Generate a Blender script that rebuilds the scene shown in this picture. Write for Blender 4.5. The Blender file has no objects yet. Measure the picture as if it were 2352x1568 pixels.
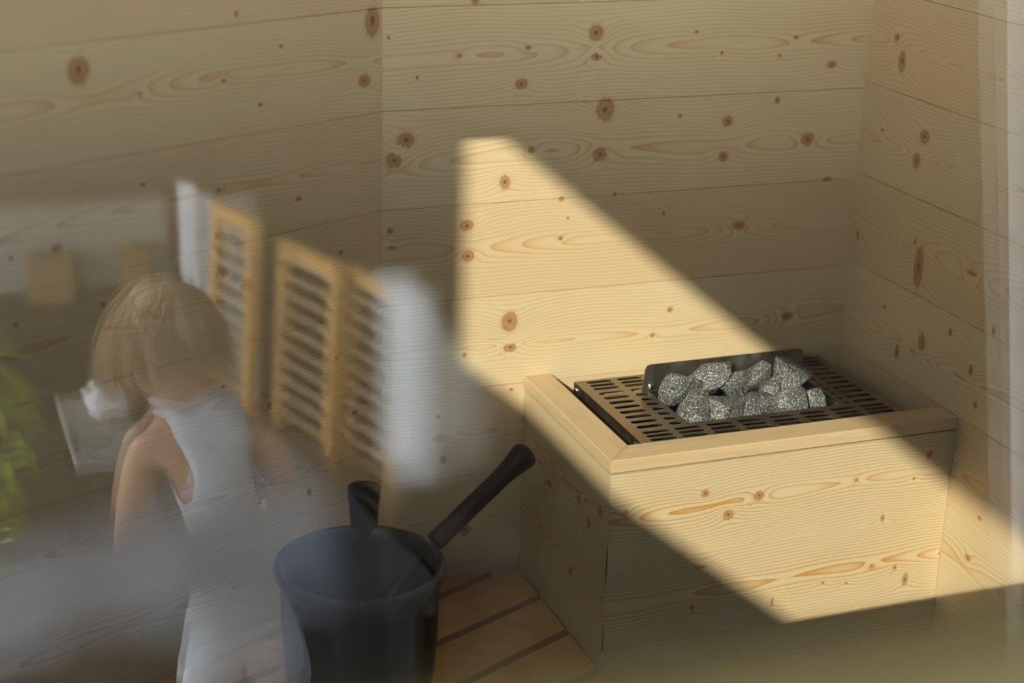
import bpy, bmesh, math, random
import numpy as np
from mathutils import Vector, Matrix, noise

random.seed(7)
SC = bpy.context.scene
COL = SC.collection

# ------------------------------------------------------------------ camera
cam_d = bpy.data.cameras.new('camera'); cam = bpy.data.objects.new('camera', cam_d); COL.objects.link(cam)
CAM_R = Vector((0.93717702, -0.34776876, 0.0274977)); CAM_U = Vector((0.09338851, 0.32604841, 0.94072898)); CAM_F = Vector((0.33612174, 0.87906162, -0.33804268))
CAM_P = Vector((-1.49352, -2.33935, 0.37206))
m = Matrix((CAM_R, CAM_U, -CAM_F)).transposed().to_4x4(); m.translation = CAM_P
cam.matrix_world = m
cam_d.sensor_width = 36.0; cam_d.lens = 3876.868 / 2352 * 36.0
cam_d.clip_start = 0.02; cam_d.clip_end = 100
cam_d.dof.use_dof = True; cam_d.dof.focus_distance = 2.55; cam_d.dof.aperture_fstop = 1.7
SC.camera = cam

# ------------------------------------------------------------------ light
w = bpy.data.worlds.new('sky'); SC.world = w; w.use_nodes = True
wt = w.node_tree; bg = wt.nodes['Background']; bg.inputs['Strength'].default_value = 25.0
_tc = wt.nodes.new('ShaderNodeTexCoord'); _sx = wt.nodes.new('ShaderNodeSeparateXYZ'); wt.links.new(_tc.outputs['Generated'], _sx.inputs[0])
_cr = wt.nodes.new('ShaderNodeValToRGB'); wt.links.new(_sx.outputs['Z'], _cr.inputs[0]); wt.links.new(_cr.outputs[0], bg.inputs['Color'])
_e = _cr.color_ramp.elements                           # bright haze at the horizon, darker blue overhead
_e[0].position = 0.0; _e[0].color = (0.10, 0.10, 0.08, 1); _e[1].position = 1.0; _e[1].color = (0.018, 0.026, 0.036, 1)
for p_, c_ in ((0.02, (0.97, 0.94, 0.90, 1)), (0.13, (0.88, 0.88, 0.90, 1)), (0.27, (0.075, 0.095, 0.12, 1))):
    x_ = _e.new(p_); x_.color = c_
SUN_DIR = Vector((1.0, 1.283, -0.81)).normalized()
sd = bpy.data.lights.new('sun', 'SUN'); sd.energy = 4.2; sd.color = (1.0, 0.91, 0.76); sd.angle = math.radians(0.2)
sun = bpy.data.objects.new('sun', sd); COL.objects.link(sun); sun.rotation_euler = SUN_DIR.to_track_quat('-Z', 'Y').to_euler(); sun.location = (-6, -8, 6)
vs = SC.view_settings; vs.view_transform = 'Standard'; vs.look = 'None'; vs.gamma = 1.0; vs.exposure = 0.76; vs.use_curve_mapping = False
SC.cycles.use_denoising = True; SC.cycles.max_bounces = 12; SC.cycles.diffuse_bounces = 8; SC.cycles.transparent_max_bounces = 24

# ------------------------------------------------------------------ measures (metres)
XL = -0.8119                      # left end of the back wall (y = 0); right wall is x = 0
LD = Vector((-0.90952, -0.41565, 0)); LN = Vector((0.41565, -0.90952, 0))   # left wall: direction and room-side normal
XB, YB, ZT, ZTB = -0.5762, -0.3478, -0.5877, -0.6083    # heater enclosure
ZB = -0.9246                      # bench top
ZF = -1.35                        # floor
ZC = 1.05                         # ceiling
YG = -1.9                         # glass front
GX0 = -2.6                        # left end of the glass front
def mirror(p): return Vector((p[0], 2 * YG - p[1], p[2]))   # where a thing stands whose reflection in the glass shows at p

# ------------------------------------------------------------------ helpers
def tag(o, label=None, cat=None, group=None, kind=None):
    if label: o['label'] = label
    if cat: o['category'] = cat
    if group: o['group'] = group
    if kind: o['kind'] = kind
    return o

def link(name, me, mat=None, parent=None):
    o = bpy.data.objects.new(name, me); COL.objects.link(o)
    if mat is not None:
        me.materials.clear(); me.materials.append(mat)
    if parent is not None: o.parent = parent
    return o

def empty(name, loc=(0, 0, 0)):
    o = bpy.data.objects.new(name, None); COL.objects.link(o); o.location = loc; o.empty_display_size = 0.05
    bpy.context.view_layer.update()
    return o

def obj(name, bm, mat, parent=None, smooth=False):
    """world-space bmesh -> object; under a parent the mesh is put in the parent's frame"""
    me = bpy.data.meshes.new(name)
    if parent is not None:
        p = parent; off = Vector((0, 0, 0))
        while p is not None: off += p.location; p = p.parent
        bmesh.ops.translate(bm, vec=-off, verts=bm.verts)
    bmesh.ops.recalc_face_normals(bm, faces=bm.faces)
    bm.to_mesh(me); bm.free()
    if smooth:
        for f in me.polygons: f.use_smooth = True
    return link(name, me, mat, parent)

def bm_box(bm, lo, hi, bevel=0.0, seg=2):
    r = bmesh.ops.create_cube(bm, size=1.0)
    vs_ = r['verts']
    for v in vs_:
        v.co = Vector([lo[i] + (v.co[i] + 0.5) * (hi[i] - lo[i]) for i in range(3)])
    if bevel > 0:
        es = list({e for v in vs_ for e in v.link_edges})
        bmesh.ops.bevel(bm, geom=es, offset=bevel, segments=seg, affect='EDGES', profile=0.6)
    return bm

def box(lo, hi, bevel=0.0): return bm_box(bmesh.new(), lo, hi, bevel)

def prism(pts, z0, z1, bevel=0.0):
    """vertical prism over a plan polygon"""
    bm = bmesh.new()
    a = [bm.verts.new((p[0], p[1], z0)) for p in pts]; b = [bm.verts.new((p[0], p[1], z1)) for p in pts]
    n = len(pts)
    bm.faces.new(a[::-1]); bm.faces.new(b)
    for i in range(n): bm.faces.new((a[i], a[(i + 1) % n], b[(i + 1) % n], b[i]))
    if bevel: bmesh.ops.bevel(bm, geom=bm.edges[:], offset=bevel, segments=2, affect='EDGES', profile=0.6)
    return bm

def lathe(profile, axis_o, axis_d=(0, 0, 1), seg=48, bm=None):
    """profile: (radius, height) from bottom to top"""
    bm = bm or bmesh.new(); q = Vector((0, 0, 1)).rotation_difference(Vector(axis_d).normalized()); o = Vector(axis_o); rings = []
    for r, h in profile:
        if r < 1e-6: rings.append([bm.verts.new(o + q @ Vector((0, 0, h)))])
        else: rings.append([bm.verts.new(o + q @ Vector((r * math.cos(2 * math.pi * k / seg), r * math.sin(2 * math.pi * k / seg), h))) for k in range(seg)])
    for A, B in zip(rings[:-1], rings[1:]):
        for k in range(seg):
            k2 = (k + 1) % seg
            if len(A) == 1: bm.faces.new((A[0], B[k], B[k2]))
            elif len(B) == 1: bm.faces.new((A[k], A[k2], B[0]))
            else: bm.faces.new((A[k], A[k2], B[k2], B[k]))
    return bm

def tube(pts, rad, seg=12, bm=None, cap=True):
    bm = bm or bmesh.new(); pts = [Vector(p) for p in pts]
    rad = rad if isinstance(rad, (list, tuple)) else [rad] * len(pts); rings = []; up = None
    for i, p in enumerate(pts):
        d = (pts[min(i + 1, len(pts) - 1)] - pts[max(i - 1, 0)]).normalized()
        if up is None: up = d.orthogonal().normalized()
        up = (up - d * up.dot(d)).normalized(); s = d.cross(up)
        rings.append([bm.verts.new(p + (up * math.cos(2 * math.pi * k / seg) + s * math.sin(2 * math.pi * k / seg)) * rad[i]) for k in range(seg)])
    for A, B in zip(rings[:-1], rings[1:]):
        for k in range(seg): bm.faces.new((A[k], A[(k + 1) % seg], B[(k + 1) % seg], B[k]))
    if cap: bm.faces.new(rings[0][::-1]); bm.faces.new(rings[-1])
    return bm

# ------------------------------------------------------------------ materials
def new_mat(name):
    m_ = bpy.data.materials.new(name); m_.use_nodes = True
    nt = m_.node_tree; return m_, nt, nt.nodes['Principled BSDF']

def nd(nt, typ, **kw):
    n = nt.nodes.new(typ)
    for k, v in kw.items():
        if k == 'ins':
            for i, x in v.items(): n.inputs[i].default_value = x
        else: setattr(n, k, v)
    return n

def math_n(nt, op, a, b=None, c=None, clamp=False):
    n = nt.nodes.new('ShaderNodeMath'); n.operation = op; n.use_clamp = clamp
    for i, x in enumerate((a, b, c)):
        if x is None: continue
        if isinstance(x, (int, float)): n.inputs[i].default_value = x
        else: nt.links.new(x, n.inputs[i])
    return n.outputs[0]

def mixc(nt, fac, a, b):
    n = nt.nodes.new('ShaderNodeMix'); n.data_type = 'RGBA'
    for i, x in ((0, fac), (6, a), (7, b)):
        if isinstance(x, (int, float)): n.inputs[i].default_value = x
        elif isinstance(x, tuple): n.inputs[i].default_value = (*x, 1) if len(x) == 3 else x
        else: nt.links.new(x, n.inputs[i])
    return n.outputs[2]

def maprange(nt, x, a, b, c=0.0, d=1.0, smooth=True):
    n = nt.nodes.new('ShaderNodeMapRange'); n.interpolation_type = 'SMOOTHSTEP' if smooth else 'LINEAR'
    nt.links.new(x, n.inputs['Value'])
    for k, v in (('From Min', a), ('From Max', b), ('To Min', c), ('To Max', d)): n.inputs[k].default_value = v
    return n.outputs['Result']

def noise_n(nt, vec, scale, detail=3, rough=0.5, sc=None):
    if sc:
        mp = nd(nt, 'ShaderNodeMapping'); mp.inputs['Scale'].default_value = sc; nt.links.new(vec, mp.inputs['Vector']); vec = mp.outputs[0]
    n = nd(nt, 'ShaderNodeTexNoise'); n.inputs['Scale'].default_value = scale; n.inputs['Detail'].default_value = detail; n.inputs['Roughness'].default_value = rough
    nt.links.new(vec, n.inputs['Vector']); return n.outputs['Fac']

def spruce_boards(name, pale, warm, lines=0.80):
    """growth rings from the 'rings' field of a board face; knots from its 'knot' field"""
    m_, nt, b = new_mat(name)
    def at(n_):
        a = nd(nt, 'ShaderNodeAttribute'); a.attribute_name = n_; return a
    uv = nd(nt, 'ShaderNodeTexCoord').outputs['UV']
    G = at('rings').outputs['Fac']; H = at('heart').outputs['Fac']; tone = at('tone').outputs['Fac']
    kn = nd(nt, 'ShaderNodeSeparateXYZ'); nt.links.new(at('knot').outputs['Vector'], kn.inputs[0])
    fine = noise_n(nt, uv, 1.0, 4, 0.6, (25, 900, 1)); med = noise_n(nt, uv, 1.0, 3, 0.55, (7, 90, 1)); broad = noise_n(nt, uv, 1.0, 2, 0.5, (2.2, 14, 1))
    edge = noise_n(nt, uv, 130.0, 3, 0.6)
    g = math_n(nt, 'ADD', G, math_n(nt, 'MULTIPLY', math_n(nt, 'SUBTRACT', med, 0.5), 0.22))
    t = math_n(nt, 'FRACT', g)
    rise = math_n(nt, 'POWER', t, 3.2)
    fall = maprange(nt, t, 0.93, 1.0, 1.0, 0.0)
    late = math_n(nt, 'MULTIPLY', rise, fall)
    late = math_n(nt, 'MULTIPLY', late, math_n(nt, 'ADD', math_n(nt, 'MULTIPLY', broad, 0.9), 0.25))
    base = mixc(nt, tone, pale, warm)
    base = mixc(nt, math_n(nt, 'MULTIPLY', maprange(nt, broad, 0.35, 0.75), 0.22), base, tuple(c * k for c, k in zip(warm, (1.0, 0.92, 0.8))))
    base = mixc(nt, math_n(nt, 'MULTIPLY', maprange(nt, fine, 0.4, 0.75), 0.16), base, tuple(c * 0.72 for c in warm))
    latec = mixc(nt, H, (0.44, 0.29, 0.13), (0.50, 0.25, 0.075))
    fac = math_n(nt, 'MULTIPLY', late, math_n(nt, 'ADD', math_n(nt, 'MULTIPLY', H, 0.55), lines), clamp=True)
    col = mixc(nt, fac, base, latec)
    # knots
    kr = math_n(nt, 'SQRT', math_n(nt, 'ADD', math_n(nt, 'MULTIPLY', kn.outputs[0], kn.outputs[0]), math_n(nt, 'MULTIPLY', kn.outputs[1], kn.outputs[1])))
    kr = math_n(nt, 'ADD', kr, math_n(nt, 'MULTIPLY', math_n(nt, 'SUBTRACT', edge, 0.5), 0.55))
    ok = math_n(nt, 'LESS_THAN', kn.outputs[2], 3.3)
    halo = math_n(nt, 'MULTIPLY', maprange(nt, kr, 1.7, 0.9), ok)
    body = math_n(nt, 'MULTIPLY', maprange(nt, kr, 1.06, 0.74), ok)
    core = math_n(nt, 'MULTIPLY', maprange(nt, math_n(nt, 'ADD', kr, math_n(nt, 'MULTIPLY', fine, 0.25)), 0.52, 0.30), ok)
    kb = mixc(nt, edge, (0.25, 0.105, 0.04), (0.52, 0.29, 0.14))
    rim = math_n(nt, 'MULTIPLY', math_n(nt, 'MULTIPLY', maprange(nt, kr, 0.72, 0.95), maprange(nt, kr, 1.08, 0.98)), ok)
    col = mixc(nt, math_n(nt, 'MULTIPLY', halo, 0.42), col, (0.52, 0.30, 0.13))
    col = mixc(nt, math_n(nt, 'MULTIPLY', body, 0.88), col, kb)
    col = mixc(nt, math_n(nt, 'MULTIPLY', rim, 0.35), col, (0.16, 0.06, 0.025))
    col = mixc(nt, math_n(nt, 'MULTIPLY', core, 0.6), col, (0.075, 0.03, 0.014))
    nt.links.new(col, b.inputs['Base Color'])
    b.inputs['Roughness'].default_value = 0.52; b.inputs['Specular IOR Level'].default_value = 0.35
    bp = nd(nt, 'ShaderNodeBump'); bp.inputs['Strength'].default_value = 0.35; bp.inputs['Distance'].default_value = 0.0006
    nt.links.new(math_n(nt, 'ADD', late, math_n(nt, 'MULTIPLY', fine, 0.4)), bp.inputs['Height']); nt.links.new(bp.outputs[0], b.inputs['Normal'])
    return m_

def plain_wood(name, c1, c2, scale=(6, 90, 90), rough=0.5):
    """quiet planed wood; grain runs along the object's local X unless scale says otherwise"""
    m_, nt, b = new_mat(name)
    co = nd(nt, 'ShaderNodeTexCoord').outputs['Object']
    n1 = noise_n(nt, co, 1.0, 4, 0.6, scale); n2 = noise_n(nt, co, 1.0, 2, 0.5, tuple(s * 0.2 for s in scale))
    s = math_n(nt, 'FRACT', math_n(nt, 'MULTIPLY', n2, 9.0)); s = math_n(nt, 'POWER', s, 3.0)
    f = math_n(nt, 'ADD', math_n(nt, 'MULTIPLY', maprange(nt, n1, 0.3, 0.75), 0.6), math_n(nt, 'MULTIPLY', s, 0.35), clamp=True)
    nt.links.new(mixc(nt, f, c1, c2), b.inputs['Base Color']); b.inputs['Roughness'].default_value = rough; b.inputs['Specular IOR Level'].default_value = 0.35
    return m_

def simple(name, col, rough=0.6, metal=0.0, var=0.08, vs_=30.0, spec=0.5):
    m_, nt, b = new_mat(name)
    co = nd(nt, 'ShaderNodeTexCoord').outputs['Object']; n = noise_n(nt, co, vs_, 3)
    nt.links.new(mixc(nt, n, tuple(c * (1 - var) for c in col), tuple(min(1, c * (1 + var)) for c in col)), b.inputs['Base Color'])
    b.inputs['Roughness'].default_value = rough; b.inputs['Metallic'].default_value = metal; b.inputs['Specular IOR Level'].default_value = spec
    return m_

M_BACK = spruce_boards('spruce_boards', (0.64, 0.52, 0.325), (0.61, 0.455, 0.275))
M_FRONT = spruce_boards('spruce_front_boards', (0.60, 0.49, 0.31), (0.60, 0.47, 0.29), 1.5)
M_RAIL_X = plain_wood('alder_rail_long', (0.60, 0.45, 0.27), (0.52, 0.37, 0.205), (5, 70, 70))
M_RAIL_Y = plain_wood('alder_rail_short', (0.60, 0.45, 0.27), (0.52, 0.37, 0.205), (70, 5, 70))
M_BENCH = plain_wood('bench_wood', (0.54, 0.32, 0.14), (0.44, 0.24, 0.09), (20, 20, 60))
M_SHELL = simple('spruce_shell', (0.60, 0.45, 0.27), 0.7)
M_OUTER = simple('outer_cladding', (0.028, 0.019, 0.011), 0.85)

def steel(name, col, rough, aniso_scale=(4, 400, 400)):
    m_, nt, b = new_mat(name)
    co = nd(nt, 'ShaderNodeTexCoord').outputs['Object']; n = noise_n(nt, co, 1.0, 3, 0.6, aniso_scale)
    nt.links.new(mixc(nt, n, tuple(c * 0.85 for c in col), col), b.inputs['Base Color'])
    nt.links.new(maprange(nt, n, 0.2, 0.8, rough * 0.8, rough * 1.25), b.inputs['Roughness'])
    b.inputs['Metallic'].default_value = 1.0
    return m_
M_STEEL = steel('brushed_steel', (0.34, 0.285, 0.225), 0.40, (12, 60, 60))
M_STEEL_D = steel('inner_steel', (0.50, 0.50, 0.50), 0.30, (300, 300, 5))
M_BLACK = simple('black_lacquer', (0.016, 0.015, 0.016), 0.45, var=0.2)
M_BLACKW = plain_wood('black_stained_wood', (0.020, 0.014, 0.012), (0.012, 0.009, 0.009), (30, 30, 30), 0.6)

def stone_mat():
    m_, nt, b = new_mat('olivine_stone')
    co = nd(nt, 'ShaderNodeTexCoord').outputs['Object']
    v = nd(nt, 'ShaderNodeTexVoronoi'); v.inputs['Scale'].default_value = 900.0; nt.links.new(co, v.inputs['Vector'])
    sp = nd(nt, 'ShaderNodeSeparateColor'); nt.links.new(v.outputs['Color'], sp.inputs[0])
    n = noise_n(nt, co, 350.0, 4, 0.7); n2 = noise_n(nt, co, 60.0, 3)
    base = mixc(nt, maprange(nt, n, 0.35, 0.7), (0.035, 0.037, 0.037), (0.15, 0.155, 0.15))
    base = mixc(nt, maprange(nt, sp.outputs[0], 0.78, 0.9), base, (0.45, 0.45, 0.43))
    base = mixc(nt, maprange(nt, sp.outputs[1], 0.80, 0.9), base, (0.015, 0.016, 0.017))
    base = mixc(nt, math_n(nt, 'MULTIPLY', maprange(nt, n2, 0.5, 0.75), 0.25), base, (0.15, 0.13, 0.10))
    nt.links.new(base, b.inputs['Base Color']); b.inputs['Roughness'].default_value = 0.6
    bp = nd(nt, 'ShaderNodeBump'); bp.inputs['Strength'].default_value = 0.8; bp.inputs['Distance'].default_value = 0.0012
    nt.links.new(n, bp.inputs['Height']); nt.links.new(bp.outputs[0], b.inputs['Normal'])
    return m_
M_STONE = stone_mat()

def glass_mat():
    """one pane: clear, reflecting a tenth head-on and more at a slant; reflects once, where the ray enters"""
    m_, nt, b = new_mat('window_glass'); nt.nodes.remove(b)
    out = nt.nodes['Material Output']; ge = nd(nt, 'ShaderNodeNewGeometry')
    lw = nd(nt, 'ShaderNodeLayerWeight'); lw.inputs['Blend'].default_value = 0.5
    tr = nd(nt, 'ShaderNodeBsdfTransparent'); tr.inputs['Color'].default_value = (0.985, 0.992, 0.985, 1)
    gl = nd(nt, 'ShaderNodeBsdfGlossy'); gl.inputs['Roughness'].default_value = 0.0; gl.inputs['Color'].default_value = (0.95, 0.98, 1.0, 1)
    f = math_n(nt, 'ADD', math_n(nt, 'MULTIPLY', math_n(nt, 'POWER', lw.outputs['Facing'], 5.0), 0.85), GLASS_R)
    f = math_n(nt, 'MULTIPLY', f, math_n(nt, 'SUBTRACT', 1.0, ge.outputs['Backfacing']))
    mx = nd(nt, 'ShaderNodeMixShader'); nt.links.new(f, mx.inputs[0]); nt.links.new(tr.outputs[0], mx.inputs[1]); nt.links.new(gl.outputs[0], mx.inputs[2])
    nt.links.new(mx.outputs[0], out.inputs['Surface'])
    return m_
GLASS_R = 0.060
M_GLASS = glass_mat()

# ------------------------------------------------------------------ board faces with growth rings and knots
def board_face(name, O, U, V, N, u0, u1, v0, v1, joints, knots, seed, mat, parent=None, step=0.004, spacing=0.0055, thick=0.018, tones=None, fu=None, fv=None):
    rng = np.random.RandomState(seed)
    def span(a, b_, f):                                # fine inside f, coarse outside
        f = f or (a, b_); out = list(np.arange(max(a, f[0]), min(b_, f[1]), step))
        out += list(np.arange(min(b_, f[1]), b_, 0.03)) + list(np.arange(a, max(a, f[0]) - 0.01, 0.03)) + [b_]
        return sorted(set(round(float(x), 6) for x in out))
    us = np.array(span(u0, u1, fu)); vv = span(v0, v1, fv)
    vv = [x for x in vv if all(abs(x - j) > 0.0022 for j in joints)]
    for j in joints:
        if v0 < j < v1: vv += [j - 0.0009, j, j + 0.0009]
    vv = np.array(sorted(vv)); nu, nv = len(us), len(vv)
    Ug, Vg = np.meshgrid(us, vv)                       # nv x nu
    dep = np.zeros(nv)
    for j in joints: dep[np.abs(vv - j) < 1e-6] = -0.0022
    edges = sorted([j for j in joints if v0 < j < v1]); bounds = [v0 if not edges else min(v0, edges[0] - 0.15)] + edges + [max(v1, (edges[-1] if edges else v0) + 0.15)]
    G = np.zeros_like(Ug); H = np.zeros_like(Ug); T = np.zeros_like(Ug)
    for k in range(len(bounds) - 1):
        a, b_ = bounds[k], bounds[k + 1]
        rows = (vv >= a - 1e-9) & (vv <= b_ + 1e-9)
        ug, vg = Ug[rows], Vg[rows]
        ph = rng.rand(8) * 6.28; fr = np.array([3.1, 5.3, 8.7, 13.0]) * (0.7 + 0.6 * rng.rand(4))
        vc = (a + b_) / 2 + (rng.rand() - 0.5) * 0.02 + 0.006 * np.sin(fr[0] * ug + ph[0]) + 0.003 * np.sin(fr[2] * ug + ph[1])
        d = 0.012 + 0.008 * np.sin(fr[1] * ug + ph[2]) + 0.005 * np.sin(fr[3] * ug + ph[3]) + 0.02 * (ug - ug.mean()) * (rng.rand() - 0.5)
        r = np.sqrt((vg - vc) ** 2 + d ** 2 + 1e-6)
        warp = np.zeros_like(r)
        for (ku, kv, ra, rb) in knots:
            if not (a - 0.004 <= kv <= b_ + 0.004): continue
            R_ = max(ra, rb, 0.004)
            warp += 0.95 * R_ * np.exp(-(((ug - ku) / (2.6 * R_)) ** 2 + ((vg - kv) / (1.5 * R_)) ** 2))
            warp += 0.35 * R_ * np.exp(-(((ug - ku) / (7 * R_)) ** 2 + ((vg - kv) / (3.2 * R_)) ** 2))
        wob = 0.0012 * np.sin(31 * ug + 40 * vg + ph[4]) + 0.0016 * np.sin(17 * ug - 25 * vg + ph[5])
        G[rows] = (r + warp + wob) / spacing + 50 + rng.rand()
        H[rows] = np.clip(1.15 - np.abs(vg - vc) / r, 0, 1) * np.clip(1.6 - r / 0.03, 0, 1)
        T[rows] = (tones[k] if tones else rng.rand())
    KX = np.full_like(Ug, 9.0); KY = np.full_like(Ug, 9.0); KM = np.full_like(Ug, 9.0); KS = np.full_like(Ug, 99.0); KR = np.full_like(Ug, 0.01)
    for (ku, kv, ra, rb) in knots:
        x, y = (Ug - ku) / ra, (Vg - kv) / rb; mm = np.sqrt(x * x + y * y)
        KS = np.where(mm < KM, KM, np.minimum(KS, mm)); near_r = min(ra, rb)
        s = mm < KM; KX[s], KY[s], KM[s], KR[s] = x[s], y[s], mm[s], near_r
    lone = (KM > 1.0) & (KS - KM < 2.5 * step / KR)    # midway between two knots: belongs to neither
    KX[lone] = 9.0; KY[lone] = 9.0
    O, U, V, N = (np.array(x, float) for x in (O, U, V, N))
    P = O + Ug[..., None] * U + Vg[..., None] * V + dep[:, None, None] * N
    P = P.reshape(-1, 3)
    idx = np.arange(nu * nv).reshape(nv, nu)
    quads = np.stack([idx[:-1, :-1], idx[:-1, 1:], idx[1:, 1:], idx[1:, :-1]], -1).reshape(-1, 4)
    if np.dot(np.cross(U, V), N) < 0: quads = quads[:, ::-1]
    corners = [O + U * a + V * b_ - N * thick for a, b_ in ((u0 + thick, v0), (u1 - thick, v0), (u1 - thick, v1), (u0 + thick, v1))]
    base = len(P); P = np.vstack([P, corners])
    faces = quads.tolist()
    faces.append([base, base + 3, base + 2, base + 1])
    bot, top, lef, rig = idx[0].tolist(), idx[-1].tolist(), idx[:, 0].tolist(), idx[:, -1].tolist()
    faces += [[base, base + 1] + bot[::-1], [base + 2, base + 3] + top, [base + 3, base] + lef, [base + 1, base + 2] + rig[::-1]]
    off = Vector((0, 0, 0)); p = parent
    while p is not None: off += p.location; p = p.parent
    P = P - np.array(off)
    me = bpy.data.meshes.new(name); me.from_pydata(P.tolist(), [], faces)
    pad = lambda A, f=0.0: np.concatenate([A.reshape(-1), np.full(4, f)]).astype(np.float32)
    for n_, A in (('rings', G), ('heart', H), ('tone', T)):
        at = me.attributes.new(n_, 'FLOAT', 'POINT'); at.data.foreach_set('value', pad(A))
    kv_ = np.stack([pad(KX, 9), pad(KY, 9), pad(KM, 9)], -1).astype(np.float32).reshape(-1)
    me.attributes.new('knot', 'FLOAT_VECTOR', 'POINT').data.foreach_set('vector', kv_)
    uvl = me.uv_layers.new(name='UVMap'); li = np.empty(len(me.loops), np.int32); me.loops.foreach_get('vertex_index', li)
    uvp = np.concatenate([np.stack([Ug, Vg], -1).reshape(-1, 2), [[u0, v0], [u1, v0], [u1, v1], [u0, v1]]]) + seed * 3.7
    uvl.data.foreach_set('uv', uvp[li].astype(np.float32).reshape(-1))
    me.update()
    return link(name, me, mat, parent)

M_SILL = plain_wood('sill_wood', (0.11, 0.085, 0.035), (0.08, 0.06, 0.025), (5, 60, 60), 0.6)
M_BRIGHT = steel('zinc_bolt', (0.8, 0.85, 0.85), 0.2, (60, 60, 60))
M_STEEL_P = steel('back_plate_steel', (0.62, 0.57, 0.52), 0.33, (120, 120, 3))
M_LADLE = plain_wood('dark_brown_wood', (0.045, 0.022, 0.016), (0.03, 0.015, 0.011), (20, 20, 20), 0.55)
SILL = 0.062
WSILL = -0.10
M_DIM = simple('bounce_damping_boards', (0.07, 0.05, 0.035), 0.8)  # unseen boards kept dark to damp light bouncing inside the cabin
GX1 = -0.90
KN_BACK= [(-0.478, -0.046, 0.0114, 0.0118), (-0.476, -0.082, 0.0086, 0.0066), (-0.695, -0.073, 0.0034, 0.0032), (-0.587, -0.065, 0.0042, 0.0039), (-0.596, -0.119, 0.0097, 0.0079), (-0.457, -0.164, 0.0145, 0.0177), (-0.776, -0.195, 0.0134, 0.0118), (-0.794, -0.224, 0.0121, 0.0119), (-0.577, -0.22, 0.0057, 0.0054), (-0.463, -0.234, 0.011, 0.0104), (-0.618, -0.268, 0.0085, 0.0109), (-0.492, -0.144, 0.0021, 0.0054), (-0.329, -0.18, 0.0038, 0.0035), (-0.245, -0.193, 0.0092, 0.0084), (-0.098, -0.23, 0.0112, 0.0101), (-0.249, -0.25, 0.0085, 0.0078), (-0.159, -0.163, 0.0047, 0.0063), (-0.134, -0.064, 0.0039, 0.0034), (-0.31, -0.05, 0.003, 0.0027), (-0.264, -0.084, 0.003, 0.0027), (-0.162, -0.092, 0.0031, 0.0028), (-0.066, -0.11, 0.0079, 0.0056), (-0.759, -0.102, 0.0027, 0.0026), (-0.803, -0.043, 0.0026, 0.0025), (-0.672, 0.008, 0.006, 0.0075), (-0.434, -0.299, 0.003, 0.0028), (-0.346, -0.336, 0.0038, 0.0036), (-0.334, -0.329, 0.0031, 0.0029), (-0.524, -0.301, 0.0044, 0.0042), (-0.678, -0.332, 0.0105, 0.0083), (-0.675, -0.381, 0.0092, 0.0091), (-0.8, -0.332, 0.0047, 0.0047), (-0.797, -0.358, 0.0061, 0.0034), (-0.523, -0.364, 0.0037, 0.0035), (-0.211, -0.366, 0.0111, 0.0066), (-0.512, -0.332, 0.0022, 0.0021), (-0.604, -0.494, 0.0131, 0.016), (-0.602, -0.537, 0.0103, 0.0073), (-0.107, -0.531, 0.0099, 0.007), (-0.326, -0.5, 0.0047, 0.0045), (-0.355, -0.541, 0.0039, 0.0038), (-0.678, -0.542, 0.0036, 0.0036), (-0.717, -0.679, 0.0102, 0.0068), (-0.71, -0.716, 0.0058, 0.0061), (-0.719, -0.642, 0.0036, 0.0037), (-0.672, -0.845, 0.0112, 0.0118), (-0.668, -0.823, 0.0075, 0.0078), (-0.054, -0.299, 0.0081, 0.0037), (-0.598, -0.609, 0.003, 0.003), (0.014, -0.625, 0.0052, 0.0048)]
KN_LEFT= [(0.496, -0.034, 0.0147, 0.0173), (0.019, -0.018, 0.013, 0.021), (0.034, -0.101, 0.0106, 0.0095), (0.182, -0.036, 0.0037, 0.003), (0.255, 0.014, 0.0028, 0.0051), (0.279, -0.072, 0.0035, 0.0029), (0.219, -0.112, 0.0037, 0.003), (0.411, -0.074, 0.0026, 0.0022), (0.411, -0.193, 0.0033, 0.0029), (0.291, -0.22, 0.0036, 0.003), (0.156, -0.255, 0.0047, 0.0038), (0.298, -0.284, 0.0043, 0.0055), (0.542, -0.254, 0.0074, 0.0057), (0.606, -0.255, 0.0035, 0.0033), (0.291, -0.339, 0.0102, 0.0088), (0.251, -0.364, 0.0105, 0.0089), (0.079, -0.349, 0.0041, 0.0033), (0.48, -0.342, 0.0032, 0.003), (0.606, -0.343, 0.003, 0.0028), (0.09, -0.512, 0.0042, 0.0035), (0.215, -0.556, 0.0039, 0.0054), (0.054, -0.608, 0.0052, 0.0043), (0.295, -0.505, 0.003, 0.0026), (0.225, -0.671, 0.0032, 0.0028), (0.237, -0.704, 0.0032, 0.0028), (0.145, -0.715, 0.0042, 0.0065)]
KN_RIGHT= [(0.079, -0.056, 0.0083, 0.0066), (0.098, -0.09, 0.0094, 0.0165), (0.063, -0.206, 0.0049, 0.0027), (0.18, -0.191, 0.0123, 0.0104), (0.166, -0.232, 0.0102, 0.0119), (0.022, -0.392, 0.0039, 0.0086), (0.187, -0.356, 0.0057, 0.006), (0.203, -0.394, 0.0113, 0.0324), (0.338, -0.362, 0.0122, 0.0038), (0.122, -0.485, 0.0036, 0.0035), (0.304, -0.467, 0.0043, 0.0066), (0.17, -0.546, 0.0059, 0.0119), (0.234, -0.507, 0.009, 0.0136), (0.365, -0.506, 0.0051, 0.0078), (0.406, -0.43, 0.0039, 0.0089), (0.386, -0.555, 0.0051, 0.0052), (0.416, -0.795, 0.0071, 0.0047), (0.431, -0.721, 0.005, 0.0033)]
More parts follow.
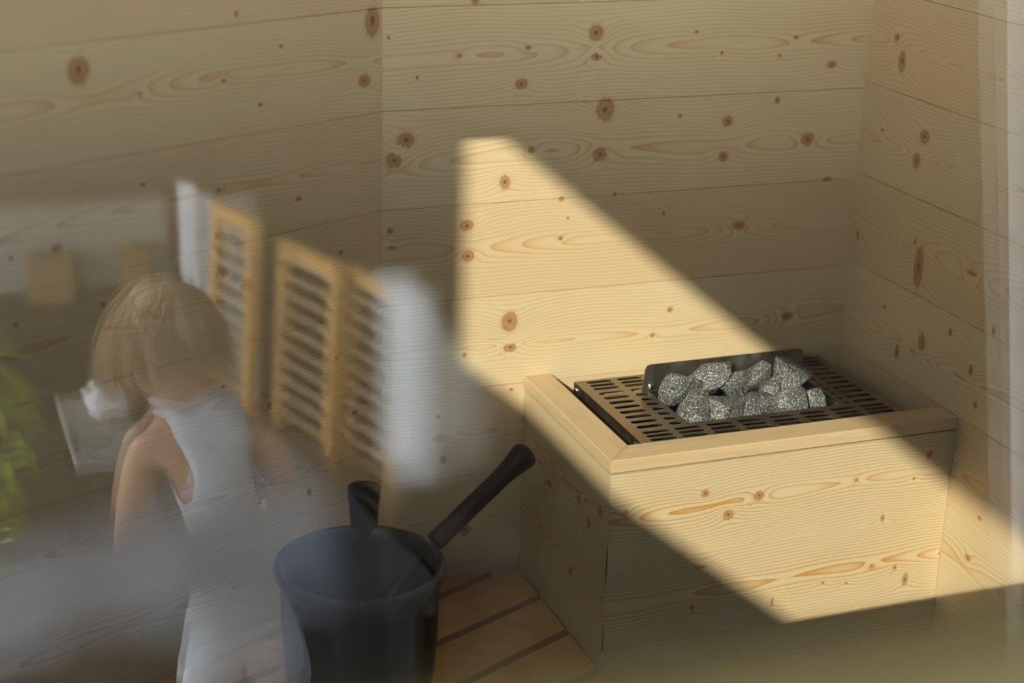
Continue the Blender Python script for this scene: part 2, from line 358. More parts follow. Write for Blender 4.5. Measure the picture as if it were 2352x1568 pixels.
KN_FRONT= [(-0.334, -0.675, 0.0095, 0.0086), (-0.424, -0.66, 0.0071, 0.007), (-0.383, -0.7, 0.0101, 0.0093), (-0.55, -0.673, 0.0055, 0.0056), (-0.043, -0.646, 0.0063, 0.0081), (-0.066, -0.683, 0.0031, 0.003), (-0.169, -0.672, 0.003, 0.0029), (-0.115, -0.743, 0.0039, 0.0068), (-0.125, -0.823, 0.0031, 0.0031), (-0.082, -0.833, 0.0048, 0.0046), (-0.296, -0.858, 0.003, 0.0076), (-0.061, -0.857, 0.0064, 0.0125), (-0.168, -0.847, 0.0031, 0.0031), (-0.21, -0.839, 0.0031, 0.003), (-0.422, -0.78, 0.013, 0.0022), (-0.432, -0.846, 0.0036, 0.0074)]
KN_SIDE= [(0.318, -0.681, 0.006, 0.0079), (0.238, -0.698, 0.0064, 0.0061), (0.12, -0.723, 0.0106, 0.0043), (0.278, -0.717, 0.0063, 0.0081), (0.218, -0.827, 0.0066, 0.0071), (0.079, -0.704, 0.009, 0.0036)]

# ================================================================== THE SETTING
JB = [-0.15 * k for k in range(-6, 9)]                 # board joints on back and left wall
JR = [j + 0.0115 for j in JB]
FV = (-1.0, 0.30)
o = board_face('wall_back', (0, 0, 0), (1, 0, 0), (0, 0, 1), (0, -1, 0), XL - 0.01, 0.01, ZF, ZC, JB, KN_BACK, 3, M_BACK, fv=FV,
               tones=[.5, .4, .5, .3, .6, .2, .9, .45, .3, .1, .95, .6, .3, .9, .6, .5, .4][:17])
tag(o, 'pale spruce board wall behind the heater, catching the slanting sun patch', kind='structure')
o = board_face('wall_left', (XL, 0, 0), LD, (0, 0, 1), LN, -0.01, 1.0, ZF, ZC, JB, KN_LEFT, 11, M_BACK, fu=(0, 0.80), fv=(-1.0, 0.2))
tag(o, 'angled spruce board wall left of the corner seam', kind='structure')
o = board_face('wall_right', (0, 0, 0), (0, -1, 0), (0, 0, 1), (-1, 0, 0), -0.01, 1.86, ZF, ZC, JR, KN_RIGHT, 23, M_BACK, fu=(0, 0.70), fv=(-1.2, 0.2))
tag(o, 'spruce board wall at the right with elongated knots', kind='structure')
pl = Vector((XL, 0, 0)) + LD * 1.0                     # the left wall ends here; a darkened end wall runs on to the front corner
# roof and floor of the cabin, plan follows the walls
plan = [(0.02, 0.02), (0.02, YG), (GX0 - 0.04, YG), (pl.x - 0.03, pl.y), (XL, 0.02)]
o = obj('ceiling', prism(plan, ZC, ZC + 0.06), M_DIM); tag(o, kind='structure')
o = obj('floor', prism(plan, ZF - 0.05, ZF), M_DIM); tag(o, kind='structure')
# glass front: low wall, sill rail, glazing
o = obj('wall_front', box((GX0, YG - 0.03, ZF), (0.0, YG + 0.03, SILL - 0.05)), M_DIM); tag(o, kind='structure')
o = obj('light_block_front_right', box((GX1 + 0.04, YG - 0.03, SILL - 0.049), (0.0, YG + 0.03, ZC)), M_DIM); tag(o, kind='structure')  # unseen solid part added to cut the light on the left wall
wn = empty('window_1', (-1.3, YG, SILL)); tag(wn, kind='structure')
wn['label'] = 'double glazed window pane carrying the reflections of the terrace'
obj('sill_rail', box((GX0, YG - 0.035, SILL - 0.05), (GX1, YG + 0.035, SILL), 0.004), M_SILL, wn)
obj('head_rail', box((GX0, YG - 0.035, ZC - 0.03), (GX1, YG + 0.035, ZC + 0.05), 0.004), M_SILL, wn)
obj('jamb', box((GX0 - 0.04, YG - 0.035, SILL), (GX0, YG + 0.035, ZC), 0.004), M_SILL, wn)
obj('jamb', box((GX1, YG - 0.035, SILL), (GX1 + 0.04, YG + 0.035, ZC), 0.004), M_SILL, wn)
for y in (YG - 0.012, YG + 0.010):
    obj('pane', box((GX0, y, SILL), (GX1, y + 0.004, ZC - 0.03)), M_GLASS, wn)

# end wall darkened to cut bounced light, between left wall and glass corner
o = obj('wall_end', prism([(pl.x - 0.002, pl.y), (GX0, YG), (GX0 - 0.035, YG + 0.02), (pl.x - 0.035, pl.y + 0.02)], ZF, ZC), M_DIM); tag(o, kind='structure')

# ================================================================== HEATER ENCLOSURE
enc = empty('heater_enclosure', (XB / 2, YB / 2, ZF)); tag(enc, 'boxed spruce enclosure with a mitred top rim built around the heater', 'heater enclosure')
JF = [ZTB - 0.1435 * k for k in range(0, 6)]
board_face('front_panel', (0, YB, 0), (1, 0, 0), (0, 0, 1), (0, -1, 0), XB, -0.001, ZF, ZTB, JF, [(a, b_, c * 0.85, d * 0.85) for a, b_, c, d in KN_FRONT], 31, M_FRONT, enc, thick=0.018, spacing=0.0048, fv=(-1.0, 0), step=0.0035)
board_face('side_panel', (XB, 0, 0), (0, -1, 0), (0, 0, 1), (-1, 0, 0), 0.001, -YB, ZF, ZTB, JF, KN_SIDE, 37, M_FRONT, enc, thick=0.018, spacing=0.0042, fv=(-1.0, 0))
xo, yo, xi_, yi_ = XB - 0.002, YB - 0.002, -0.5312, -0.3031
bm = prism([(xo, yo), (-0.0015, yo), (-0.0015, yi_), (xi_, yi_)], ZTB, ZT, 0.0022); obj('front_rail', bm, M_RAIL_X, enc)
bm = prism([(xo, yo), (xi_, yi_), (xi_, -0.0015), (xo, -0.0015)], ZTB, ZT, 0.0022); obj('side_rail', bm, M_RAIL_Y, enc)

# ================================================================== HEATER
ht = empty('sauna_heater', (-0.274, -0.16, -1.10)); tag(ht, 'steel electric sauna heater with slotted top cover filled with grey stones', 'sauna heater')

def slot(cx0, cx1, y, h=0.0104, n=6):
    r = h / 2; pts = []
    for k in range(n + 1):
        a = math.pi / 2 + math.pi * k / n; pts.append((cx0 + r + r * math.cos(a), y + r * math.sin(a)))
    for k in range(n + 1):
        a = -math.pi / 2 + math.pi * k / n; pts.append((cx1 - r + r * math.cos(a), y + r * math.sin(a)))
    return pts
TOPR = [-0.029, -0.0435, -0.058]; MIDR = [-0.0785 - 0.0204 * k for k in range(8)]; LOWR = [-0.243, -0.257, -0.271]
holes = []
for y in TOPR + MIDR + LOWR:
    holes.append(slot(-0.480, -0.437, y, 0.0104 if y in MIDR else 0.0094)); holes.append(slot(-0.107, -0.064, y, 0.0104 if y in MIDR else 0.0094))
for y in TOPR + LOWR:
    for k in range(6): x0 = -0.427 + 0.0535 * k; holes.append(slot(x0, x0 + 0.042, y, 0.0094))
for y in MIDR:
    holes.append(slot(-0.4255, -0.405, y)); holes.append(slot(-0.1245, -0.1135, y, 0.0092))
OX0, OX1, OY0, OY1 = -0.398, -0.130, -0.2265, -0.0915
cu = bpy.data.curves.new('cover', 'CURVE'); cu.dimensions = '2D'; cu.fill_mode = 'BOTH'; cu.extrude = 0.0008
def ring(pts):
    sp = cu.splines.new('POLY'); sp.points.add(len(pts) - 1); sp.use_cyclic_u = True
    for p_, q_ in zip(sp.points, pts): p_.co = (q_[0], q_[1], 0, 1)
ring([(-0.4970, -0.300), (-0.0510, -0.300), (-0.0510, -0.018), (-0.4970, -0.018)]); ring([(OX0, OY0), (OX1, OY0), (OX1, OY1), (OX0, OY1)])
for h in holes: ring(h)
co = bpy.data.objects.new('t', cu); COL.objects.link(co); bpy.context.view_layer.update()
me = bpy.data.meshes.new_from_object(co.evaluated_get(bpy.context.evaluated_depsgraph_get())); bpy.data.objects.remove(co)
me.transform(Matrix.Translation(Vector((0, 0, -0.6008)) - ht.location)); me.name = 'cover'
g = link('slotted_cover', me, M_STEEL, ht)
bm = bmesh.new()
for lo, hi in (((-0.4975, -0.300, -0.622), (-0.4960, -0.018, -0.6005)), ((-0.0520, -0.300, -0.622), (-0.0505, -0.018, -0.6005)),
               ((-0.4970, -0.3010, -0.622), (-0.0510, -0.2995, -0.6005)), ((-0.4970, -0.0185, -0.622), (-0.0510, -0.0170, -0.6005))): bm_box(bm, lo, hi)
obj('cover_flange', bm, M_STEEL, ht)
def bolt(p, d, parent, r=0.004):
    return obj('bolt', lathe([(r, 0), (r, 0.0015), (r * 0.7, 0.0028), (0, 0.003)], p, d, 16), M_BRIGHT, parent, True)
bolt((-0.4975, -0.030, -0.610), (-1, 0, 0), ht); bolt((-0.4975, -0.26, -0.610), (-1, 0, 0), ht)
# stone well
bm = bmesh.new()
for lo, hi in (((OX0 - 0.001, OY0, -0.78), (OX0, OY1, -0.6005)), ((OX1, OY0, -0.78), (OX1 + 0.001, OY1, -0.6005)),
               ((OX0, OY0 - 0.001, -0.78), (OX1, OY0, -0.6005)), ((OX0, OY1, -0.78), (OX1, OY1 + 0.001, -0.6005)), ((OX0, OY0, -0.781), (OX1, OY1, -0.78))): bm_box(bm, lo, hi)
obj('stone_well', bm, M_STEEL_D, ht)
bm = bmesh.new()
for lo, hi in (((-0.485, -0.29, -1.10), (-0.482, -0.03, -0.63)), ((-0.066, -0.29, -1.10), (-0.063, -0.03, -0.63)),
               ((-0.482, -0.29, -1.10), (-0.066, -0.287, -0.63)), ((-0.482, -0.033, -1.10), (-0.066, -0.03, -0.63)), ((-0.482, -0.287, -1.10), (-0.066, -0.033, -1.097))): bm_box(bm, lo, hi)
obj('casing', bm, M_STEEL_D, ht)
bm = bmesh.new()
bm.free()
for x in (-0.455, -0.425, -0.100, -0.080):
    obj('heating_element', tube([(x, -0.06, -0.66), (x, -0.26, -0.66)], 0.006, 10), M_STEEL_D, ht, True)
# upright back plate with clipped corners
bm = bmesh.new(); x0, x1, z0, z1, c = -0.4115, -0.1245, -0.600, -0.5545, 0.008
pts = [(x0, z0), (x1, z0), (x1, z1 - c), (x1 - c * 0.3, z1 - c * 0.3), (x1 - c, z1), (x0 + 0.004 + c, z1), (x0 + 0.004 + c * 0.3, z1 - c * 0.3), (x0 + 0.004, z1 - c)]
a = [bm.verts.new((p[0], -0.0890, p[1])) for p in pts]; b = [bm.verts.new((p[0], -0.0905, p[1])) for p in pts]
bm.faces.new(a); bm.faces.new(b[::-1])
for i in range(8): bm.faces.new((a[i], b[i], b[(i + 1) % 8], a[(i + 1) % 8]))
bp_ = obj('back_plate', bm, M_STEEL_P, ht)
bolt((-0.396, -0.0905, -0.592), (0, -1, 0), bp_, 0.0045); bolt((-0.150, -0.0905, -0.592), (0, -1, 0), bp_, 0.0045)

def stone(c, dims, rot, seed, label, cuts=13):
    rng = random.Random(seed); bm = bmesh.new(); bmesh.ops.create_icosphere(bm, subdivisions=4, radius=1.0)
    for _ in range(cuts):                              # broken facets
        n = Vector((rng.gauss(0, 1), rng.gauss(0, 1), rng.gauss(0, 1))).normalized(); d = 0.46 + rng.random() * 0.26
        for v in bm.verts:
            s = v.co.dot(n) - d
            if s > 0: v.co -= n * s * 0.93
    of = Vector((rng.random() * 50, rng.random() * 50, 0))
    for v in bm.verts:
        v.co *= 1.32 + 0.08 * noise.noise(v.co * 1.6 + of) + 0.035 * noise.noise(v.co * 5 + of) + 0.015 * noise.noise(v.co * 13 + of)
    M_ = Matrix.Rotation(math.radians(rot[1]), 4, 'Y') @ Matrix.Rotation(math.radians(rot[0]), 4, 'X') @ Matrix.Diagonal((*dims, 1)).to_4x4()
    Mr = Matrix.Rotation(math.radians(rot[2]), 4, 'Z') @ M_
    bmesh.ops.transform(bm, matrix=Mr, verts=bm.verts)
    me = bpy.data.meshes.new('sauna_stone'); bmesh.ops.recalc_face_normals(bm, faces=bm.faces); bm.to_mesh(me); bm.free()
    o_ = link('sauna_stone', me, M_STONE); o_.location = c; o_.scale = (1.22, 1.10, 1.16)
    for f in me.polygons: f.use_smooth = True
    try: me.set_sharp_from_angle(angle=math.radians(32))
    except Exception: pass
    tag(o_, label, 'stone', 'grey stones heaped in the heater'); return o_
STONES = [
 ((-0.358, -0.127, -0.588), (.029, .022, .021), (5, 8, 10), 1, 'rounded grey stone at the back left of the heap, nearest the plate bolt'),
 ((-0.306, -0.119, -0.580), (.041, .019, .018), (5, -32, 0), 2, 'long slanting grey stone pointing up to the right against the plate'),
 ((-0.266, -0.128, -0.588), (.022, .019, .020), (0, 10, 30), 3, 'small blocky grey stone just right of the long slanting one'),
 ((-0.228, -0.119, -0.588), (.022, .017, .023), (10, 0, 0), 4, 'rounded grey stone behind the small blocky one, touching the plate middle'),
 ((-0.165, -0.128, -0.586), (.033, .022, .029), (0, 25, 15), 5, 'large angular grey stone on top at the right end of the heap'),
 ((-0.213, -0.148, -0.603), (.018, .016, .024), (0, 5, 0), 6, 'narrow grey stone half hidden left of the large angular top stone'),
 ((-0.360, -0.176, -0.600), (.026, .024, .022), (0, 12, 20), 7, 'dark glittering grey stone at the front left of the heap'),
 ((-0.316, -0.180, -0.606), (.034, .024, .023), (8, -4, 0), 8, 'broad flat-faced grey stone in the front middle left'),
 ((-0.251, -0.176, -0.607), (.033, .022, .025), (0, 6, 0), 9, 'big grey stone with a humped top in the front middle right'),
 ((-0.197, -0.183, -0.613), (.028, .021, .024), (0, -6, 0), 10, 'sloping grey stone below the large angular one'),
 ((-0.153, -0.172, -0.609), (.022, .020, .015), (0, -18, 0), 11, 'low grey stone at the right end beside the opening edge'),
 ((-0.366, -0.208, -0.612), (.021, .013, .013), (0, 0, 0), 12, 'small grey stone tip showing at the front left edge of the opening'),
]
for c_, d_, r_, s_, l_ in STONES: stone(c_, d_, r_, s_, l_)

# ================================================================== BENCH
bench = empty('bench', (-1.1, -0.25, ZF)); tag(bench, 'slatted wooden bench along the angled wall carrying the black bucket', 'bench')
def wl(t, d): p = Vector((XL, 0, 0)) + LD * t + LN * d; return (p.x, p.y)
def slat_plan(a, b_, t1=0.95):
    out = []
    for d in (a, b_):
        # right end: stop at the back wall (y = -0.002) or at the enclosure side (x = XB - 0.004)
        ty = (-0.002 - LN.y * d) / LD.y; tx = (XB - 0.004 - XL - LN.x * d) / LD.x
        out.append(max(ty, tx))
    return [wl(out[0], a), wl(t1, a), wl(t1, b_), wl(out[1], b_)]
for k in range(5):
    a_ = 0.004 + 0.105 * k - (0.0 if k else 0.0); a_ = (0.004, 0.097, 0.204, 0.311, 0.418)[k]; b_ = (0.081, 0.190, 0.297, 0.404, 0.505)[k]
    pl_ = slat_plan(a_, b_)
    if k == 0:                                         # cut along the back wall
        ty = (-0.002 - LN.y * b_) / LD.y; pl_ = [wl(0.006, a_), wl(0.95, a_), wl(0.95, b_), wl(ty, b_)]
    obj('slat', prism(pl_, ZB - 0.028, ZB, 0.002), M_BENCH, bench)
for t in (0.12, 0.86):
    bm = prism([wl(t, 0.01), wl(t + 0.04, 0.01), wl(t + 0.04, 0.50), wl(t, 0.50)], ZB - 0.09, ZB - 0.0285); obj('bearer', bm, M_BENCH, bench)
for t in (0.86,):
    bm = prism([wl(t, 0.45), wl(t + 0.04, 0.45), wl(t + 0.04, 0.49), wl(t, 0.49)], ZF, ZB - 0.0905); obj('leg', bm, M_BENCH, bench)

# ================================================================== BUCKET AND LADLE
PC = Vector((-0.9385, -0.327, ZB)); bk = empty('sauna_bucket', PC)
tag(bk, 'round black sauna bucket with one upright lug standing on the bench', 'bucket')
H_ = 0.222
prof = [(0, 0.004), (0.088, 0.004), (0.092, 0.0), (0.097, 0.012), (0.1045, 0.06), (0.1085, 0.12), (0.1095, 0.19), (0.1105, H_ - 0.016), (0.1165, H_ - 0.013), (0.1190, H_ - 0.006), (0.1170, H_), (0.1120, H_ + 0.001), (0.1070, H_ - 0.002), (0.1055, H_ - 0.02), (0.1040, 0.12), (0.0995, 0.06), (0.0930, 0.012), (0, 0.010)]
obj('pail', lathe(prof, PC, seg=96), M_BLACK, bk, True)
# lug: thick tapering grip rising from the rear rim, facing the middle
ang = math.atan2(0.118, 0.040); lc = PC + Vector((math.cos(ang), math.sin(ang), 0)) * 0.113; rd = Vector((math.cos(ang), math.sin(ang), 0)); sd_ = Vector((rd.y, -rd.x, 0))
bm = bmesh.new(); rings = []
for h, wd, th in ((-0.060, .0185, .006), (0.0, .0195, .0075), (0.03, .0210, .0085), (0.052, .0235, .0100), (0.060, .0238, .0098), (0.0635, .0222, .0080)):
    rg = []
    for k in range(24):
        a = 2 * math.pi * k / 24; cx, cy = math.cos(a), math.sin(a)
        x = wd * math.copysign(abs(cx) ** 0.55, cx); y = th * math.copysign(abs(cy) ** 0.8, cy)
        rg.append(bm.verts.new(lc + sd_ * x + rd * y + Vector((0, 0, H_ + h + 0.004 * (1 - (x / wd) ** 2) * (h > 0.05)))))
    rings.append(rg)
for A, B in zip(rings[:-1], rings[1:]):
    for k in range(24): bm.faces.new((A[k], A[(k + 1) % 24], B[(k + 1) % 24], B[k]))
bm.faces.new(rings[0][::-1]); bm.faces.new(rings[-1])
obj('lug_handle', bm, M_BLACKW, bk, True)

L0 = Vector((-0.836, -0.322, -0.697)); L1 = Vector((-0.6755, -0.262, -0.603)); ld_ = (L1 - L0).normalized()
la = empty('ladle', L0); tag(la, 'dark brown ladle with a flared handle leaning over the bucket rim', 'ladle')
Lb = L0 - ld_ * 0.115 + Vector((0, 0, -0.045))
prof = [(0.0, 0), (0.0135, 0.0), (0.0142, 0.003), (0.0138, 0.05), (0.0138, 0.115), (0.0145, 0.135), (0.0170, 0.155), (0.0195, 0.168), (0.0200, 0.174), (0.0180, 0.179), (0.010, 0.1815), (0, 0.182)]
LH = (L1 - L0).length + 0.008; k_ = LH / 0.190
obj('grip', lathe([(r, h * k_) for r, h in prof], L0 + ld_ * 0.010, ld_, 40), M_LADLE, la, True)
obj('rod', tube([L0 + ld_ * 0.014, L0 - ld_ * 0.02, L0 - ld_ * 0.07 + Vector((0, 0, -0.012)), Lb], 0.0034, 12), M_LADLE, la, True)
bp2 = [(0.0, -0.026), (0.014, -0.024), (0.024, -0.015), (0.029, 0.0), (0.0315, 0.010), (0.0300, 0.010), (0.0275, 0.0), (0.0225, -0.013), (0.013, -0.0215), (0, -0.0235)]
obj('bowl', lathe(bp2, Lb + Vector((-0.028, -0.010, 0.0)), (0, 0, 1), 40), M_LADLE, la, True)

# ================================================================== OUTSIDE
M_WHITE = simple('white_plaster', (0.75, 0.74, 0.70), 0.9)
M_BOUNCE = simple('pale_bounce_strip', (0.50, 0.47, 0.42), 0.9)
def flat(name, lo, hi, mat, **k): o_ = obj(name, box(lo, hi), mat); tag(o_, **k); return o_
M_DECK = simple('dark_deck', (0.022, 0.018, 0.009), 0.85)
flat('floor_terrace', (-9, -10, ZF - 0.06), (5, YG - 0.031, ZF), M_DECK, kind='structure')
flat('wall_house', (-2.6, -7.6, ZF), (4.5, -7.4, 3.4), M_OUTER, kind='structure')
# unseen wall added to the west; its opening shapes the sun patch
def sunwall():
    bm = bmesh.new(); x1 = -5.8; x0 = x1 - 0.02; t = lambda z, xr=0.0: z
    y0, y1, o0, o1 = -9.0, -5.5, -8.15, -(-0.681 - x1) * 1.283
    z0, z1 = -0.561 + 0.81 * (-0.673 - x1), -0.146 + 0.81 * (-0.672 - x1)
    for lo, hi in (((x0, y0, ZF), (x1, y1, z0)), ((x0, y0, z1), (x1, y1, 5.4)), ((x0, y0, z0), (x1, o0, z1)), ((x0, o1, z0), (x1, y1, z1))): bm_box(bm, lo, hi)
    return bm
o = obj('sun_mask_wall', sunwall(), M_WHITE); tag(o, kind='structure')
flat('bounce_strip', (-5.7, -5.25, ZF), (-1.95, 2.0, ZF + 0.015), M_BOUNCE, kind='structure')  # pale strip added out of view to bounce light into the cabin
flat('light_block_fence', (3.2, -7.4, ZF), (3.3, 0, 2.8), M_OUTER, kind='structure')  # unseen dark wall added to block light from the right

flat('shading_canopy', (-2.25, -7.4, 1.30), (3.2, -2.9, 1.36), M_OUTER, kind='structure')  # unseen canopy added to hold back sky light from the south

M_CLOTH = simple('white_cloth', (0.84, 0.86, 0.90), 0.9, var=0.05, vs_=8)
M_SKIN = simple('skin', (0.50, 0.285, 0.18), 0.5, var=0.10, vs_=18)
M_HAIR = simple('blond_hair', (0.42, 0.29, 0.15), 0.6, var=0.35, vs_=60)
M_SHUT = plain_wood('orange_wood', (0.62, 0.36, 0.12), (0.48, 0.26, 0.08), (40, 40, 6), 0.45)
M_SLAT = plain_wood('orange_wood_lit', (0.80, 0.62, 0.40), (0.70, 0.50, 0.28), (40, 40, 6), 0.45)  # sky light painted in: paler copy of the shutter wood for the slats
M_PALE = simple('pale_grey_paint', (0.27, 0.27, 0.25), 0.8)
M_BROWN = simple('brown_wood_block', (0.26, 0.15, 0.06), 0.8)
M_LEAF = simple('lime_leaf', (0.34, 0.42, 0.03), 0.5, var=0.3, vs_=40)
M_POT = simple('dark_planter', (0.03, 0.022, 0.018), 0.8)
M_DARKM = simple('dark_metal_rod', (0.02, 0.02, 0.022), 0.5)
M_DGREY = simple('dark_grey_fabric', (0.07, 0.068, 0.064), 0.9)
M_BLUR = simple('blue_white_blur_cloth', (0.30, 0.33, 0.40), 0.95, var=0.25, vs_=6)
M_SHIRT = simple('white_jersey', (0.60, 0.62, 0.66), 0.9)
M_EYE = simple('eye_white', (0.8, 0.8, 0.8), 0.3)
M_LIP = simple('lips', (0.5, 0.2, 0.17), 0.5)

def mir_bm(bm):
    for v in bm.verts: v.co.y = 2 * YG - v.co.y
    return bm
def mbox(lo, hi, bevel=0.0): return mir_bm(box(lo, hi, bevel))

# ---- slatted wooden shutters standing open behind the terrace
def shutter(name, near, far, ztop, label, lean):
    """near/far: plan points of the two stiles as they show in the glass"""
    n_, f_ = Vector((*near, 0)), Vector((*far, 0)); d = (f_ - n_).normalized(); wid = (f_ - n_).length; t = Vector((-d.y, d.x, 0)) * 0.013
    z0 = ZF + 0.003; ln = Vector((lean, 0, 0))
    base = mirror(Vector((*((n_ + f_) / 2).xy, ZF))); th = empty(name, base)
    tag(th, label, 'shutter', 'louvred wooden shutter leaves')
    def P(s, z, w=0.0, zz=0.0): return n_ + d * s + t * w + Vector((0, 0, z)) + ln * (ztop - z)
    def bar(s0, s1, za, zb, w0=-1, w1=1):
        bm = bmesh.new(); c = [bm.verts.new(P(s, z, w)) for z in (za, zb) for s, w in ((s0, w0), (s1, w0), (s1, w1), (s0, w1))]
        for f in ((3, 2, 1, 0), (4, 5, 6, 7), (0, 1, 5, 4), (1, 2, 6, 5), (2, 3, 7, 6), (3, 0, 4, 7)): bm.faces.new([c[i] for i in f])
        return mir_bm(bm)
    obj('stile', bar(0, 0.022, z0, ztop), M_SHUT, th); obj('stile', bar(wid - 0.022, wid, z0, ztop), M_SHUT, th)
    obj('rail', bar(0.022, wid - 0.022, z0, z0 + 0.05), M_SHUT, th); obj('rail', bar(0.022, wid - 0.022, ztop - 0.03, ztop), M_SHUT, th)
    bm = bmesh.new(); z = z0 + 0.07
    while z < ztop - 0.04:
        c = []
        for w, dz in ((-1.0, 0.0), (1.0, 0.016), (1.0, 0.021), (-1.0, 0.005)):
            for s in (0.020, wid - 0.020): c.append(bm.verts.new(P(s, z + dz, w)))
        for f in ((0, 1, 3, 2), (2, 3, 5, 4), (4, 5, 7, 6), (6, 7, 1, 0), (0, 2, 4, 6), (1, 7, 5, 3)): bm.faces.new([c[i] for i in f])
        z += 0.0385
    obj('slats', mir_bm(bm), M_SLAT, th)
    return th
shutter('shutter', (-0.652, 0.845), (-0.722, 1.060), -0.650, 'orange wooden louvred shutter reflected in the glass, widest of the three leaves', -0.055)
shutter('shutter', (-0.560, 0.690), (-0.626, 0.893), -0.665, 'orange wooden louvred shutter leaf beside the bright strip in the glass', -0.055)
shutter('shutter', (-0.780, 1.05), (-0.834, 1.215), -0.600, 'faint louvred shutter leaf showing just above and right of the child', -0.05)

def thing1(name, bm, mat, label, cat, group=None, smooth=False):
    o_ = obj(name, bm, mat, None, smooth); tag(o_, label, cat, group); return o_
thing1('post', mbox((-0.850, 1.58, ZF), (-0.812, 1.62, -0.655), 0.004), M_CLOTH, 'brighter white post rising behind the head of the child', 'post')
thing1('post', mbox((-0.796, 1.62, ZF), (-0.764, 1.66, -0.700), 0.004), M_CLOTH, 'shorter white post between the bright one and the faint shutter', 'post')
thing1('screen_panel', mbox((-0.74, 1.90, ZF), (-0.60, 1.93, -0.78), 0.006), M_PALE, 'pale grey panel between the faint shutter and the wide shutter', 'panel')
lw = mbox((-1.75, 3.0, ZF), (-0.66, 3.12, -1.075), 0.01)
thing1('low_wall', lw, M_PALE, 'pale grey low wall reflected at the far left edge', 'low wall')
thing1('wood_block', mbox((-1.12, 2.86, ZF), (-0.98, 2.97, -1.205), 0.01), M_BROWN, 'left brown block in front of the pale low wall', 'block')
thing1('wood_block', mbox((-0.83, 2.88, ZF), (-0.74, 2.97, -1.195), 0.01), M_BROWN, 'right brown block in front of the pale low wall', 'block')

# ---- white side table with crumpled cloth left of the child
tb = empty('side_table', mirror(Vector((-1.235, 0.5, ZF)))); tag(tb, 'low white table reflected to the left of the child', 'table')
obj('tabletop', mbox((-1.245, 0.37, -0.825), (-1.125, 0.66, -0.800), 0.004), M_PALE, tb)
for x in (-1.24, -1.15):
    for y in (0.385, 0.635): obj('leg', mbox((x, y, ZF), (x + 0.02, y + 0.02, -0.8255)), M_POT, tb)
def crumple(c, r, seed):
    bm = bmesh.new(); bmesh.ops.create_icosphere(bm, subdivisions=4, radius=1)
    for v in bm.verts:
        n = noise.noise(v.co * 2.2 + Vector((seed, 0, 0))); v.co *= 1 + 0.35 * n + 0.1 * noise.noise(v.co * 6)
        v.co = Vector((v.co.x * r[0], v.co.y * r[1], max(v.co.z, -0.35) * r[2])) + Vector(c)
    return mir_bm(bm)
thing1('cloth', crumple((-1.165, 0.58, -0.786), (0.035, 0.05, 0.03), 4.0), M_CLOTH, 'crumpled white cloth lying on the low white table', 'cloth', smooth=True)

# ---- lime green plant in a dark planter at the left edge
pt = empty('potted_plant', mirror(Vector((-1.41, 0.52, ZF)))); tag(pt, 'lime green leafy plant blurred at the far left edge', 'plant')
obj('planter', mir_bm(lathe([(0, 0), (0.085, 0), (0.12, 0.30), (0.125, 0.32), (0.112, 0.32), (0.105, 0.28), (0, 0.27)], (-1.41, 0.52, ZF), seg=32)), M_POT, pt, True)
bm = bmesh.new(); rg = random.Random(5)
for k in range(150):
    a = rg.random() * 6.28; h = rg.random(); rr = 0.115 * math.sin(math.pi * min(h * 0.9 + 0.12, 1)) * (0.4 + 0.6 * rg.random())
    c = Vector((-1.41 + rr * math.cos(a), 0.52 + rr * math.sin(a), ZF + 0.34 + 0.44 * h))
    d = Vector((math.cos(a), math.sin(a), rg.uniform(-0.6, 0.5))).normalized(); s = d.cross(Vector((0, 0, 1))).normalized(); L = rg.uniform(0.04, 0.07); W_ = L * 0.32
    p0 = bm.verts.new(c); p1 = bm.verts.new(c + d * L * 0.5 + s * W_ + Vector((0, 0, .004))); p2 = bm.verts.new(c + d * L + Vector((0, 0, -L * 0.25))); p3 = bm.verts.new(c + d * L * 0.5 - s * W_ + Vector((0, 0, .004))); p4 = bm.verts.new(c + d * L * 0.5 - Vector((0, 0, .004)))
    for f in ((p0, p1, p4), (p1, p2, p4), (p2, p3, p4), (p3, p0, p4)): bm.faces.new(f)
obj('leaves', mir_bm(bm), M_LEAF, pt)
obj('stem', mir_bm(tube([(-1.41, 0.52, ZF + 0.27), (-1.405, 0.515, ZF + 0.5), (-1.41, 0.53, ZF + 0.74)], [0.008, 0.006, 0.003], 8)), M_BROWN, pt, True)

